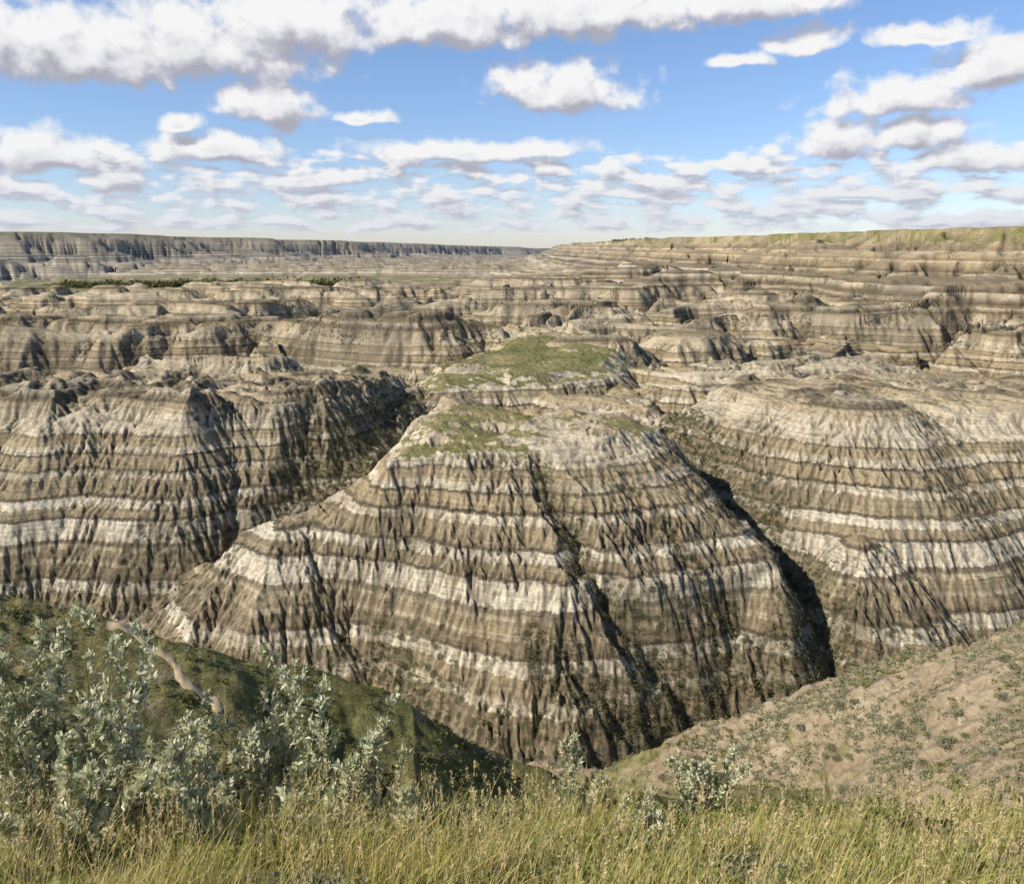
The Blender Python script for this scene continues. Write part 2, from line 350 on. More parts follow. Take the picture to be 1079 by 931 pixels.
def terrain_mat():
    m,t,o=mat('badlands_clay')
    pos=t.new('ShaderNodeNewGeometry').outputs['Position']
    sx=t.new('ShaderNodeSeparateXYZ'); t.inp(sx.inputs[0],pos); z=sx.outputs[2]
    big=t.noise(pos,.022,4,.6)
    w=t.math('MULTIPLY',t.math('SUBTRACT',big,.5),3.4)
    gr=t.noise(pos,1.1,4,.7)
    w2=t.math('MULTIPLY',t.math('SUBTRACT',gr,.5),1.5)
    zw=t.math('ADD',t.math('ADD',z,w),w2)
    Cr=(.76,.685,.53); C1_=(.66,.58,.43); C2=(.56,.475,.33); Tn=(.47,.385,.245); T2=(.395,.325,.21); Br=(.325,.262,.168); Dk=(.16,.133,.095); Gy=(.27,.228,.162)
    def band(segs,a,b):
        S=[]
        for q0,q1,c in segs: S+=[(q0+.1,c),(q1-.1,c)]
        assert len(S)<=32,len(S)
        return t.ramp(t.mr(zw,a,b,smooth=False),[(min(1,max(0,(q-a)/(b-a))),c) for q,c in S])
    cA=band([(-92,-82,Gy),(-82,-77.6,Br),(-77.6,-76.2,C1_),(-76.2,-73.4,T2),(-73.4,-71.2,Cr),(-71.2,-70.5,Dk),(-70.5,-68.6,Br),(-68.6,-67.8,C2),(-67.8,-66,T2)],-92,-66)
    cB=band([(-66,-65.2,C2),(-65.2,-64.3,Gy),(-64.3,-60.6,Cr),(-60.6,-60.0,Dk),(-60.0,-58.4,T2),(-58.4,-56.9,Cr),(-56.9,-56.3,Dk),(-56.3,-54,T2)],-66,-54)
    cC=band([(-54,-53.2,T2),(-53.2,-51.9,C1_),(-51.9,-51.3,Dk),(-51.3,-48.9,Tn),(-48.9,-48.4,Dk),(-48.4,-47.0,C1_),(-47.0,-45.3,Tn),(-45.3,-44.8,Gy),(-44.8,-43.3,C1_)],-54,-43.3)
    colA=t.mix(t.mr(zw,-54.05,-53.95),t.mix(t.mr(zw,-66.05,-65.95),cA,cB),cC)
    S2=[(-43.3,C1_),(-41,C1_),(-38.4,Tn),(-38,Dk),(-37.0,Gy),(-35.4,C1_),(-34.6,Br),(-33.0,Dk),(-31.4,Gy),(-28.8,C1_),(-27.6,Cr),(-27,Dk),(-25,Gy),(-22,T2),(-20.6,C1_),(-19.6,Dk),(-17,T2),(-13.5,Tn),(-12,C1_),(-11,Br),(-8,Tn),(-5,C1_),(-3.8,Br),(0,Tn),(3,C2),(14,Tn)]
    a,b=-43.3,14.
    colB=t.ramp(t.mr(zw,a,b,smooth=False),[((q-a)/(b-a),c) for q,c in S2])
    col=t.mix(t.mr(zw,-43.4,-43.2),colA,colB)
    pt=t.noise(pos,.06,4,.6)
    col=t.mix(t.mr(t.noise(t.vm('MULTIPLY',pos,(1,1,2.5)),.05,4,.65),.52,.66,0,.5),col,(.39,.32,.205,1))
    bed=t.noise(t.vm('MULTIPLY',pos,(.007,.007,1.1)),2.3,6,.82)
    col=t.mix(1,col,t.ramp(bed,[(.34,(.52,.50,.48)),(.44,(.88,.87,.86)),(.54,(1.05,1.05,1.05)),(.64,(1.25,1.24,1.2))]),'MULTIPLY')
    col=t.mix(t.mr(pt,.52,.7,0,.3),col,(.27,.225,.15,1))
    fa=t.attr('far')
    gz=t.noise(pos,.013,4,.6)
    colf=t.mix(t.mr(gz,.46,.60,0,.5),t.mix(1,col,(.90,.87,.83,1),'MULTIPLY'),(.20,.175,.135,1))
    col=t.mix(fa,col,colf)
    col=t.mix(1,col,t.ramp(gr,[(.3,(.68,.66,.63)),(.5,(1,1,1)),(.7,(1.24,1.24,1.24))]),'MULTIPLY')
    shd=t.attr('shade_tone')
    col=t.mix(t.mr(shd,.2,.95,0,.66),col,(.13,.107,.073,1))  # shade of rills and gullies painted into the rock, with dark gully brush
    so=t.attr('soil')
    sg=t.ramp(t.math('ADD',t.math('MULTIPLY',pt,.5),t.math('MULTIPLY',gr,.5)),[(.36,(.23,.18,.12)),(.46,(.37,.29,.19)),(.56,(.48,.385,.255)),(.66,(.62,.52,.38))])
    sg=t.mix(t.mr(shd,.1,.5,0,.5),sg,(.20,.155,.10,1))  # rill shade darkens the soil colour too
    col=t.mix(t.math('MULTIPLY',so,.92),col,sg)
    sc=t.attr('scrub')
    v1=t.new('ShaderNodeTexVoronoi'); t.inp(v1.inputs['Vector'],pos); v1.inputs['Scale'].default_value=.55
    dots=t.math('MULTIPLY',t.mr(v1.outputs['Distance'],.5,.28),t.mr(t.math('ADD',pt,t.math('MULTIPLY',sc,.35)),.60,.74))
    col=t.mix(t.math('MULTIPLY',dots,.8),col,(.075,.077,.045,1))
    g=t.attr('grass')
    gn=t.noise(pos,.35,5,.7)
    gc=t.ramp(t.math('ADD',t.math('MULTIPLY',pt,.6),t.math('MULTIPLY',gn,.4)),[(.34,(.12,.125,.048)),(.46,(.20,.195,.08)),(.56,(.28,.25,.115)),(.7,(.38,.32,.18))])
    gc=t.mix(1,gc,t.ramp(gr,[(.3,(.6,.6,.6)),(.7,(1.4,1.4,1.4))]),'MULTIPLY')
    col=t.mix(t.mr(t.math('ADD',g,t.math('MULTIPLY',t.math('SUBTRACT',gn,.5),1.2)),.38,.66),col,gc)
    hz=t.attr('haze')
    col=t.mix(t.math('MULTIPLY',hz,.55),col,(.19,.22,.27,1))  # aerial haze painted into the ground colour with distance
    bn=t.new('ShaderNodeBump'); bn.inputs['Strength'].default_value=.85; bn.inputs['Distance'].default_value=.55
    t.inp(bn.inputs['Height'],t.math('ADD',gr,t.math('MULTIPLY',bed,.9)))
    p=t.new('ShaderNodeBsdfPrincipled'); t.inp(p.inputs['Base Color'],col); p.inputs['Roughness'].default_value=.95
    p.inputs['Specular IOR Level'].default_value=.1
    t.inp(p.inputs['Normal'],bn.outputs[0]); t.l.new(p.outputs[0],o.inputs[0]); return m
def leaf_mat(name,cols,tr=.3,rough=.6):
    m,t,o=mat(name)
    g=t.new('ShaderNodeNewGeometry')
    c=t.ramp(g.outputs['Random Per Island'],[(i/(len(cols)-1),q) for i,q in enumerate(cols)])
    d=t.new('ShaderNodeBsdfPrincipled'); t.inp(d.inputs['Base Color'],c); d.inputs['Roughness'].default_value=rough; d.inputs['Specular IOR Level'].default_value=.25
    tl=t.new('ShaderNodeBsdfTranslucent'); t.inp(tl.inputs[0],c)
    mx=t.new('ShaderNodeMixShader'); mx.inputs[0].default_value=tr
    t.l.new(d.outputs[0],mx.inputs[1]); t.l.new(tl.outputs[0],mx.inputs[2]); t.l.new(mx.outputs[0],o.inputs[0]); return m
def plain_mat(name,c1,c2,scale):
    m,t,o=mat(name); pos=t.new('ShaderNodeNewGeometry').outputs['Position']
    p=t.new('ShaderNodeBsdfPrincipled'); n=t.noise(pos,scale,5,.65)
    t.inp(p.inputs['Base Color'],t.mix(t.mr(n,.35,.65),(*c1,1),(*c2,1))); p.inputs['Roughness'].default_value=.9
    b=t.new('ShaderNodeBump'); b.inputs['Strength'].default_value=.5; b.inputs['Distance'].default_value=.05; t.inp(b.inputs['Height'],n); t.l.new(b.outputs[0],p.inputs['Normal'])
    t.l.new(p.outputs[0],o.inputs[0]); return m
M_T=terrain_mat()
M_SILVER=leaf_mat('silver_leaves',[(.42,.44,.24),(.70,.70,.47),(.90,.88,.70),(.22,.26,.09),(.80,.78,.57)],.3,.42)
M_GREENL=leaf_mat('green_leaves',[(.17,.21,.05),(.28,.31,.09),(.40,.39,.15),(.21,.24,.07)],.35)
M_SAGE=leaf_mat('sage_leaves',[(.19,.21,.11),(.28,.29,.18),(.37,.37,.24),(.15,.17,.09)],.2)
M_DARK=leaf_mat('dark_brush_leaves',[(.07,.085,.028),(.13,.14,.048),(.21,.195,.08),(.10,.11,.04)],.2)
M_TUSS=leaf_mat('tussock_leaves',[(.13,.16,.04),(.22,.24,.07),(.31,.29,.11),(.17,.19,.055)],.25)
M_GRASS=leaf_mat('grass_blades',[(.26,.29,.06),(.48,.45,.12),(.72,.59,.22),(.78,.64,.30),(.34,.36,.08)],.35)
M_SEED=leaf_mat('seed_heads',[(.56,.45,.22),(.72,.60,.34),(.48,.38,.18)],.3)
M_BARK=plain_mat('twig_bark',(.18,.15,.11),(.34,.29,.23),30)
M_PATH=plain_mat('trail_dirt',(.50,.39,.235),(.66,.53,.34),2)
M_ROCK=plain_mat('pale_sandstone',(.36,.30,.21),(.52,.44,.32),3)
# ---------- mesh output ----------
def mesh_np(name,V,Fq,m,parent=None,smooth=False,attrs=None,nper=4):
    me=bpy.data.meshes.new(name); nv=len(V); nf=len(Fq)
    me.vertices.add(nv); me.vertices.foreach_set('co',np.ascontiguousarray(V,np.float32).ravel())
    me.loops.add(nf*nper); me.loops.foreach_set('vertex_index',np.ascontiguousarray(Fq,np.int32).ravel())
    me.polygons.add(nf); me.polygons.foreach_set('loop_start',np.arange(nf,dtype=np.int32)*nper)
    me.polygons.foreach_set('use_smooth',np.full(nf,smooth))
    me.update(calc_edges=True)
    if attrs:
        for k,a in attrs.items():
            at_=me.attributes.new(k,'FLOAT','POINT'); at_.data.foreach_set('value',np.ascontiguousarray(a,np.float32))
    me.materials.append(m)
    ob=bpy.data.objects.new(name,me); C.objects.link(ob)
    if parent: ob.parent=parent
    return ob
def tag(o,label,cat,group=None,kind=None):
    o['label']=label; o['category']=cat
    if group:o['group']=group
    if kind:o['kind']=kind
    return o
idx=np.arange(NR*NT,dtype=np.int64).reshape(NR,NT)
Q=np.stack([idx[:-1,:-1],idx[:-1,1:],idx[1:,1:],idx[1:,:-1]],-1)
fid=ID[:-1,:-1].copy(); fid[(fid==6)&(RR[:-1,:-1]>1250)]=9
VV=np.stack([X,Y,Z],-1).reshape(-1,3)
names={0:('canyon_floor','brushy canyon bottom winding around the foot of the butte','canyon floor'),
1:('green_hillside','green grassy hillside dropping away below the viewpoint','hillside'),
2:('scrub_slope','tan slope dotted with sage at right below the butte','slope'),
3:('layered_butte','big rounded butte with cream and brown layers in the centre','butte'),
4:('left_canyon_wall','fluted layered canyon wall left of the central butte','canyon wall'),
5:('right_canyon_wall','rounded layered hill right of the central butte','hill'),
6:('eroded_badlands','maze of low striped buttes behind the central butte','badlands'),
7:('valley_side','long tan valley side rising to the plateau rim at right','valley side'),
8:('distant_plateau','far dark plateau scarp along the horizon at left','plateau'),
9:('valley_floor','flat river valley floor in the far distance','valley floor')}
for k,(nm,lb,ct) in names.items():
    q=Q[fid==k]
    if len(q)==0: continue
    u,inv=np.unique(q,return_inverse=True)
    at_={'grass':G.ravel()[u],'shade_tone':SHADE_TONE.ravel()[u],'scrub':SC.ravel()[u],'haze':HZ.ravel()[u],'soil':SO.ravel()[u],'far':FA.ravel()[u]}
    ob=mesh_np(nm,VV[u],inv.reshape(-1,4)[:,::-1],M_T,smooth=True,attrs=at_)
    tag(ob,lb,ct,kind='structure')
# ---------- trail ----------
tp,_=cast([112,135,155,172,186,200,214,234],[660,665,675,692,706,720,736,750])
tt=np.linspace(0,len(tp)-1,70); cx=np.interp(tt,np.arange(len(tp)),tp[:,0]); cy=np.interp(tt,np.arange(len(tp)),tp[:,1])
for _ in range(4):
    cx[1:-1]=(cx[:-2]+2*cx[1:-1]+cx[2:])/4; cy[1:-1]=(cy[:-2]+2*cy[1:-1]+cy[2:])/4
dx=np.gradient(cx);dy=np.gradient(cy);L=np.hypot(dx,dy)+1e-6;nx,ny=-dy/L,dx/L
cx=cx+nx*.25*np.sin(tt*2.3); cy=cy+ny*.25*np.sin(tt*2.3)
W=9; V=[]
for j in range(W):
    o_=(j/(W-1)-.5)*(.70+.15*np.sin(tt*3)+.12*np.sin(tt*7.7+j))
    a,b=cx+nx*o_,cy+ny*o_; V.append(np.stack([a,b,zt(a,b)+.09-.09*(abs(j-4)/4)**2],-1))
V=np.stack(V,1).reshape(-1,3); ii=np.arange(69)[:,None]*W+np.arange(W-1)[None,:]
Fq=np.stack([ii,ii+1,ii+W+1,ii+W],-1).reshape(-1,4)[:,::-1]
tag(mesh_np('trail',V,Fq,M_PATH,smooth=True),'narrow dirt footpath curving over the green spur at left','trail',kind='structure')
trail_xy=np.stack([cx,cy],-1)
# ---------- vegetation ----------
SB=np.array([-.55,-.35,.70])
def leaves(P,D,Ln,Wd,N=None):
    n=len(P); D=D/(np.linalg.norm(D,axis=1,keepdims=True)+1e-9)
    up=rng.normal(size=(n,3))*.55+SB if N is None else N
    S=np.cross(D,up); S/=np.linalg.norm(S,axis=1,keepdims=True)+1e-9
    Nn=np.cross(S,D)
    a=P; b=P+D*(Ln*.5)[:,None]+S*(Wd*.5)[:,None]+Nn*(Wd*.12)[:,None]
    c=P+D*Ln[:,None]; d=P+D*(Ln*.5)[:,None]-S*(Wd*.5)[:,None]+Nn*(Wd*.12)[:,None]
    V=np.stack([a,b,c,d],1).reshape(-1,3); Fq=np.arange(4*n).reshape(-1,4)
    return V,Fq
def tubes(lines):
    V=[];Fq=[];o=0
    for pts,r0,r1 in lines:
        n=len(pts); k=4; d=np.gradient(pts,axis=0); d/=np.linalg.norm(d,axis=1,keepdims=True)+1e-9
        ref=np.array([.3,.9,.1]); s_=np.cross(d,ref); s_/=np.linalg.norm(s_,axis=1,keepdims=True)+1e-9; t_=np.cross(d,s_)
        rad=np.linspace(r0,r1,n)
        for q in range(k):
            a=q*math.pi/2; V.append(pts+(s_*math.cos(a)+t_*math.sin(a))*rad[:,None])
        for q in range(k):
            q2=(q+1)%k; i=np.arange(n-1)
            Fq.append(np.stack([o+q*n+i,o+q2*n+i,o+q2*n+i+1,o+q*n+i+1],-1))
        o+=k*n
    return np.concatenate(V),np.concatenate(Fq)
def curve(p0,d0,L,n,wob,lift=0):
    pts=[p0]; d=d0/np.linalg.norm(d0)
    for i in range(n):
        d=d+rng.normal(size=3)*wob+np.array([0,0,lift]); d/=np.linalg.norm(d); pts.append(pts[-1]+d*L/n)
    return np.array(pts)
def shrub(name,x,y,h,spread,nst,nbr,nlf,lm,lmat,label,cat,group,stemr=.012,leafz=.2,round_=0.):
    z=float(zt(x,y)); root=bpy.data.objects.new(name,None); root.location=(x,y,z-.03); C.objects.link(root); tag(root,label,cat,group)
    lines=[];P=[];D=[]
    for i in range(nst):
        a=rng.uniform(0,6.283); ln=rng.uniform(.08,.45+round_)*spread/h
        hh=h*rng.uniform(.5,1.08)*(1-.25*round_*rng.random())
        st=curve(np.array([math.cos(a)*.05,math.sin(a)*.05,0]),np.array([math.cos(a)*ln*1.6,math.sin(a)*ln*1.6,1.]),hh,8,.06,.04)
        lines.append((st,stemr,.003))
        for b in range(nbr):
            f=rng.uniform(leafz,.99); k=min(int(f*8),7); p=st[k]+(st[k+1]-st[k])*(f*8-k)
            a2=rng.uniform(0,6.283); bl=h*rng.uniform(.07,.17)*(1.3-f*.85)
            br=curve(p,np.array([math.cos(a2),math.sin(a2),rng.uniform(.7,2.1)]),bl,4,.13,.1)
            lines.append((br,.004,.0012))
            n=nlf; tq=rng.uniform(.12,1,n)*3.999; kk_=tq.astype(int); q=br[kk_]+(br[kk_+1]-br[kk_])*(tq-kk_)[:,None]
            P.append(q+rng.normal(size=(n,3))*.008); ax=(br[-1]-br[0]); ax/=np.linalg.norm(ax)
            D.append(ax*.8+rng.normal(size=(n,3))*.65+np.array([0,0,.2]))
    V,Fq=tubes(lines); mesh_np('stems',V,Fq,M_BARK,root)
    P=np.concatenate(P);D=np.concatenate(D);n=len(P)
    V,Fq=leaves(P,D,rng.uniform(.7,1.25,n)*lm,rng.uniform(.36,.48,n)*lm); mesh_np('foliage',V,Fq,lmat,root)
    return root
def xa_(u,y): return (u-539.5)/F*y*1.13
def ztop(v,y): 
    a=PITCH+math.atan((v-465.5)/F); return -math.tan(a)*y
SH=[ # u, dist, vtop, spread, label
(30,7.0,632,1.2,'tallest silver-leaved shrub at the left edge of the picture'),
(98,7.6,670,1.1,'silver-leaved shrub just right of the tallest one at left'),
(140,6.3,738,1.0,'silver-leaved shrub in front below the start of the dirt trail'),
(55,5.4,775,.9,'low silver-leaved shrub in the bottom left corner'),
(205,8.4,755,1.0,'silver-leaved shrub below the lower end of the dirt trail'),
(285,8.0,698,.8,'upright silver-leaved shrub with tall thin leaders right of the trail'),
(355,7.6,720,.9,'pale silver shrub at the right end of the tall shrub row'),
(235,6.0,800,.9,'bushy silver shrub nearest the viewer under the upright leaders'),
(165,9.8,752,1.2,'silver shrub at the back of the row behind its neighbours'),
(405,7.2,806,.8,'small silver shrub at the right foot of the tall shrub row'),
(320,5.7,835,.8,'low silver shrub poking through grass near the bottom left'),
(445,8.0,836,.7,'small rounded silver shrub left of the bottom centre'),
(605,9.0,788,.8,'silver shrub in the bottom centre below the tip of the canyon'),
(738,10.0,768,.8,'tall thin silver shrub right of centre with open branches'),
(672,7.6,850,.7,'little silver shrub between the centre and the right thin one')]
for (u,y,v,sp,lb) in SH:
    x=xa_(u,y); h=max(.5,ztop(v,y)-float(zt(x,y)))
    big=h>1.2
    shrub('silver_shrub',x,y,h,sp*1.4,12 if big else 9,18 if big else 12,14,.084 if u<430 else .068,M_SILVER,lb,'shrub','silver shrubs in the foreground')
GH=[(805,8.0,852,.9,'leafy green shrub right of the thin silver shrub'),
(870,8.6,842,1.0,'olive green shrub at bottom right above the tall grass'),
(945,7.6,842,1.0,'full green shrub in the bottom right, second from the edge'),
(1035,8.2,820,1.0,'green shrub closest to the right edge of the picture'),
(985,6.2,868,.8,'low green shrub in front at the bottom right'),
(560,11,842,.8,'dark green shrub behind the bottom centre grass'),
(490,12,832,.8,'dark green shrub above the small rounded silver shrub'),
(75,8.8,745,1.2,'dark green shrub filling the gap behind the tallest silver shrub'),
(250,9.2,765,1.2,'dark green shrub behind the silver leaders right of the trail'),
(375,9.0,785,1.1,'dark green shrub behind the right end of the silver shrub row')]
for (u,y,v,sp,lb) in GH:
    x=xa_(u,y); h=max(.45,ztop(v,y)-float(zt(x,y)))
    shrub('green_shrub',x,y,h,sp*1.3,26,12,18,.038 if u>400 else .05,M_GREENL if u>400 else M_DARK,lb,'shrub','green shrubs in the foreground',stemr=.007,leafz=.1,round_=.9)
def clumps(name,P,S,K,m,lab,cat,flatten=.7,lf=1.):
    n=len(P); q=rng.normal(size=(n,K,3)); q/=np.linalg.norm(q,axis=2,keepdims=True); q[:,:,2]=np.abs(q[:,:,2])*flatten
    rad=rng.uniform(.35,1,(n,K,1)); B=P[:,None,:]+q*rad*S[:,None,None]*.5
    D=q+rng.normal(size=q.shape)*.6; D[:,:,2]+=.4
    V,Fq=leaves(B.reshape(-1,3),D.reshape(-1,3),lf*np.repeat(S,K)*rng.uniform(.18,.38,n*K),lf*np.repeat(S,K)*rng.uniform(.12,.25,n*K))
    return tag(mesh_np(name,V,Fq,m),lab,cat,kind='stuff')
def area(n,x0,x1,y0,y1,ids,dens=None,lam=7.,keep=None):
    x=rng.uniform(x0,x1,n); y=rng.uniform(y0,y1,n); z=zt(x,y); idm=np.round(zt(x,y,ID.astype(np.float32))).astype(int)
    ok=np.isin(idm,ids)
    dt=np.min(np.hypot(x[:,None]-trail_xy[None,:,0],y[:,None]-trail_xy[None,:,1]),1); ok&=dt>.8
    if dens is not None: ok&=(fbm(x/lam,y/lam,3,201)+rng.normal(size=n)*.2)>dens
    if keep is not None: ok&=keep(x,y,z)
    return np.stack([x,y,z],-1)[ok]
P=area(7000,-60,30,12,85,[1],.05); clumps('hillside_brush',P,rng.uniform(.3,.8,len(P)),26,M_TUSS,'green brush and tussocks spread over the near hillside','brush')
P=area(4500,-60,30,12,85,[1],.2); clumps('hillside_dark_brush',P,rng.uniform(.4,1.1,len(P)),30,M_DARK,'darker bushes dotted over the near hillside','brush')
P=area(7000,-60,60,12,95,[1],.0); clumps('hillside_sage',P,rng.uniform(.25,.6,len(P)),20,M_SAGE,'grey sage tussocks spread over the near hillside','sagebrush')
P=area(70000,5,110,50,125,[2],.1,7); clumps('slope_sage',P,rng.uniform(.2,.9,len(P)),15,M_SAGE,'grey-green scrub spread over the tan slope at right','scrub')
P=area(12000,5,110,50,125,[2],.22,10); clumps('slope_brush',P,rng.uniform(.3,.9,len(P)),22,M_TUSS,'greener brush patches on the tan slope at right','brush')
P=area(30000,-110,150,105,215,[0,3,4,5],.0); P=P[(P[:,2]<-72+rng.normal(size=len(P))*4)]
P2=area(60000,-60,110,110,260,[0,3,4,5,6],None,7.,lambda x,y,z: zt(x,y,GM)+rng.normal(size=len(x))*.12>.5)
P3=area(30000,-110,150,120,420,[0,3,4,5,6],.15,9.,lambda x,y,z: zt(x,y,ASP.astype(np.float32))>.6)
P=np.concatenate([P,P2[:8000],P3[:6000]]); clumps('canyon_brush',P,rng.uniform(.4,1.2,len(P)),14,M_DARK,'dark brush in the gullies and on the shaded slopes around the butte','brush')
P=area(5000,-7,8,3.2,11,[1],-.05,1.3); clumps('low_plants',P,rng.uniform(.12,.34,len(P)),60,M_GREENL,'low leafy green plants growing among the foreground grass','plants',1.1,.6)
P=area(1500,-8,9,3.5,12,[1],.1,1.5); clumps('low_sage',P,rng.uniform(.12,.34,len(P)),70,M_SAGE,'low grey sage growing among the foreground grass','sagebrush',1.1,.5)
cand,ok=cast(rng.uniform(690,1070,200),rng.uniform(680,835,200))
cid=np.round(zt(cand[:,0],cand[:,1],ID.astype(np.float32))).astype(int); cand=cand[ok&(cid==2)][:44]
def bush_mesh(seed):
    n=420; q=rng.normal(size=(n,3)); q/=np.linalg.norm(q,axis=1,keepdims=True); q[:,2]=np.abs(q[:,2])*.8; rad=rng.uniform(.4,1,(n,1))
    B=q*rad*.5*(1+.25*np.sin(q[:,:1]*5+seed)); return leaves(B,q+rng.normal(size=q.shape)*.5,rng.uniform(.08,.16,n),rng.uniform(.04,.08,n))
protos=[]
for i in range(3):
    V,Fq=bush_mesh(i); me_o=mesh_np('foliage',V,Fq,M_SAGE)
    V,Fq=tubes([(curve(np.zeros(3)+[0,0,-.05],np.array([math.cos(a),math.sin(a),1.]),.45,4,.1),.02,.004) for a in np.linspace(0,5.5,7)])
    ms=mesh_np('stems',V,Fq,M_BARK); protos.append((me_o,ms))
for i,p in enumerate(cand):
    root=bpy.data.objects.new('sage_bush',None); root.location=p; sz=random.uniform(.8,1.9); root.scale=(sz*random.uniform(.8,1.3),sz,sz*.75); root.rotation_euler[2]=random.uniform(0,6); C.objects.link(root)
    tag(root,'small rounded sage bush on the tan slope right of the canyon','bush','sage bushes on the right slope')
    for o_ in protos[i%3]:
        c=o_.copy(); C.objects.link(c); c.parent=root
for a,b in protos:
    for o_ in (a,b): bpy.data.objects.remove(o_)
def rock(p,sz,lab,grp):
    import bmesh
    bm=bmesh.new(); bmesh.ops.create_icosphere(bm,subdivisions=3,radius=.5); sd=random.uniform(0,99)
    from mathutils import noise as mn
    for v in bm.verts:
        q=v.co.copy(); v.co*=1+.55*mn.noise(q*2.2+Vector((sd,0,0)))+.2*mn.noise(q*6+Vector((sd,3,0))); v.co.z*=.6; v.co.x*=1.25
    me=bpy.data.meshes.new('boulder'); bm.to_mesh(me); bm.free(); me.materials.append(M_ROCK)
    o=bpy.data.objects.new('boulder',me); C.objects.link(o); o.location=p; o.scale=(sz,)*3; o.rotation_euler[2]=sd; tag(o,lab,'rock',grp)
rp,ok=cast([795,830,770,905,1040,690,1015,960],[775,790,800,745,830,850,760,800])
for p in rp[ok]:
    if np.hypot(p[0],p[1])<130: rock(tuple(p),random.uniform(.7,1.2)*np.hypot(p[0],p[1])/80,'pale sandstone boulder lying on the slope at lower right','pale boulders on the right slope')
def blades(name,P,H,Wd,m,lab,lean=.35):
    n=len(P); a=rng.uniform(0,6.283,n); l=np.abs(rng.normal(size=n))*lean
    dx=np.cos(a)*l+.12; dy=np.sin(a)*l; sx=-np.sin(a+rng.normal(size=n)*.7); sy=np.cos(a)
    V=[]
    for k,(f,w) in enumerate(((0,1),(.4,.8),(.75,.5),(1,.06))):
        b=np.stack([P[:,0]+dx*H*f*f,P[:,1]+dy*H*f*f,P[:,2]-.02+H*f*(1-.25*l*f)],-1); s_=np.stack([sx,sy,0*sx],-1)*(Wd*w*.5)[:,None]
        V+= [b-s_,b+s_]
    V=np.stack(V,1).reshape(-1,3); o=np.arange(n)[:,None]*8
    Fq=np.concatenate([np.concatenate([o+2*k,o+2*k+1,o+2*k+3,o+2*k+2],1) for k in range(3)])
    return tag(mesh_np(name,V,Fq,m),lab,'grass',kind='stuff'), (P[:,0]+dx*H,P[:,1]+dy*H,P[:,2]+H*(1-.25*l))
def gpts(n,y0,y1,th=-.25,p=1.):
    y=y0+(y1-y0)*rng.random(n)**p; x=rng.uniform(-.72,.72,n)*(y*1.13+1.5); cl=fbm(x*1.1,y*1.1,2,301)
    k=cl+rng.normal(size=n)*.2>th; x,y=x[k],y[k]; return np.stack([x,y,zt(x,y)],-1)
def hvar(P): return np.clip(1+1.4*fbm(P[:,0]*.9,P[:,1]*.9,2,311),.35,2.2)
P=gpts(46000,2.8,7.2,-.1); blades('tall_grass',P,rng.uniform(.12,.38,len(P))*hvar(P),rng.uniform(.004,.008,len(P)),M_GRASS,'tall green and straw grass along the bottom of the picture',.5)
P=gpts(36000,7,30,-.05); blades('hillside_grass',P,rng.uniform(.08,.22,len(P)),rng.uniform(.012,.022,len(P)),M_GRASS,'grass covering the top of the near hillside',.5)
P=area(60000,-50,12,25,80,[1],-.3); blades('spur_grass',P,rng.uniform(.12,.32,len(P)),rng.uniform(.03,.06,len(P)),M_TUSS,'rough grass on the green spur crossed by the trail',.5)
P=gpts(2600,3,6.5,0.0); o_,(tx,ty,tz_)=blades('grass_stalks',P,rng.uniform(.4,.8,len(P)),np.full(len(P),.004),M_SEED,'thin straw stalks rising above the tall grass',.2)
K=14; n=len(tx); B=np.repeat(np.stack([tx,ty,tz_],-1),K,0); f=rng.uniform(0,1,(n*K)); B[:,2]-=f*.11; D=rng.normal(size=(n*K,3))*.4+[0.1,0,1.]
V,Fq=leaves(B,D,np.full(n*K,.030),np.full(n*K,.008)); tag(mesh_np('seed_heads',V,Fq,M_SEED),'feathery straw seed heads on top of the grass stalks','grass',kind='stuff')
def far_trees(name,pts,n,s0,s1,lab,spr=14):
    k=rng.uniform(0,len(pts)-1,n); k=k+.03*np.sin(k*37); x=np.interp(k,range(len(pts)),[p[0] for p in pts])+rng.normal(size=n)*spr; y=np.interp(k,range(len(pts)),[p[1] for p in pts])+rng.normal(size=n)*spr*1.5
    sz=rng.uniform(s0,s1,n)*(.45+.75*np.abs(np.sin(k*9)*np.sin(k*23+1)))
    P=np.stack([x,y,zt(x,y)],-1); clumps(name,P,sz,26,M_DARK,lab,'trees',1.0)
far_trees('riverside_trees',TL,1000,13,23,'dark line of riverside trees across the far valley floor',16)
far_trees('rim_trees',[(262,1620),(232,2000)],60,6,10,'tiny dark trees on the plateau rim near the centre horizon',5)
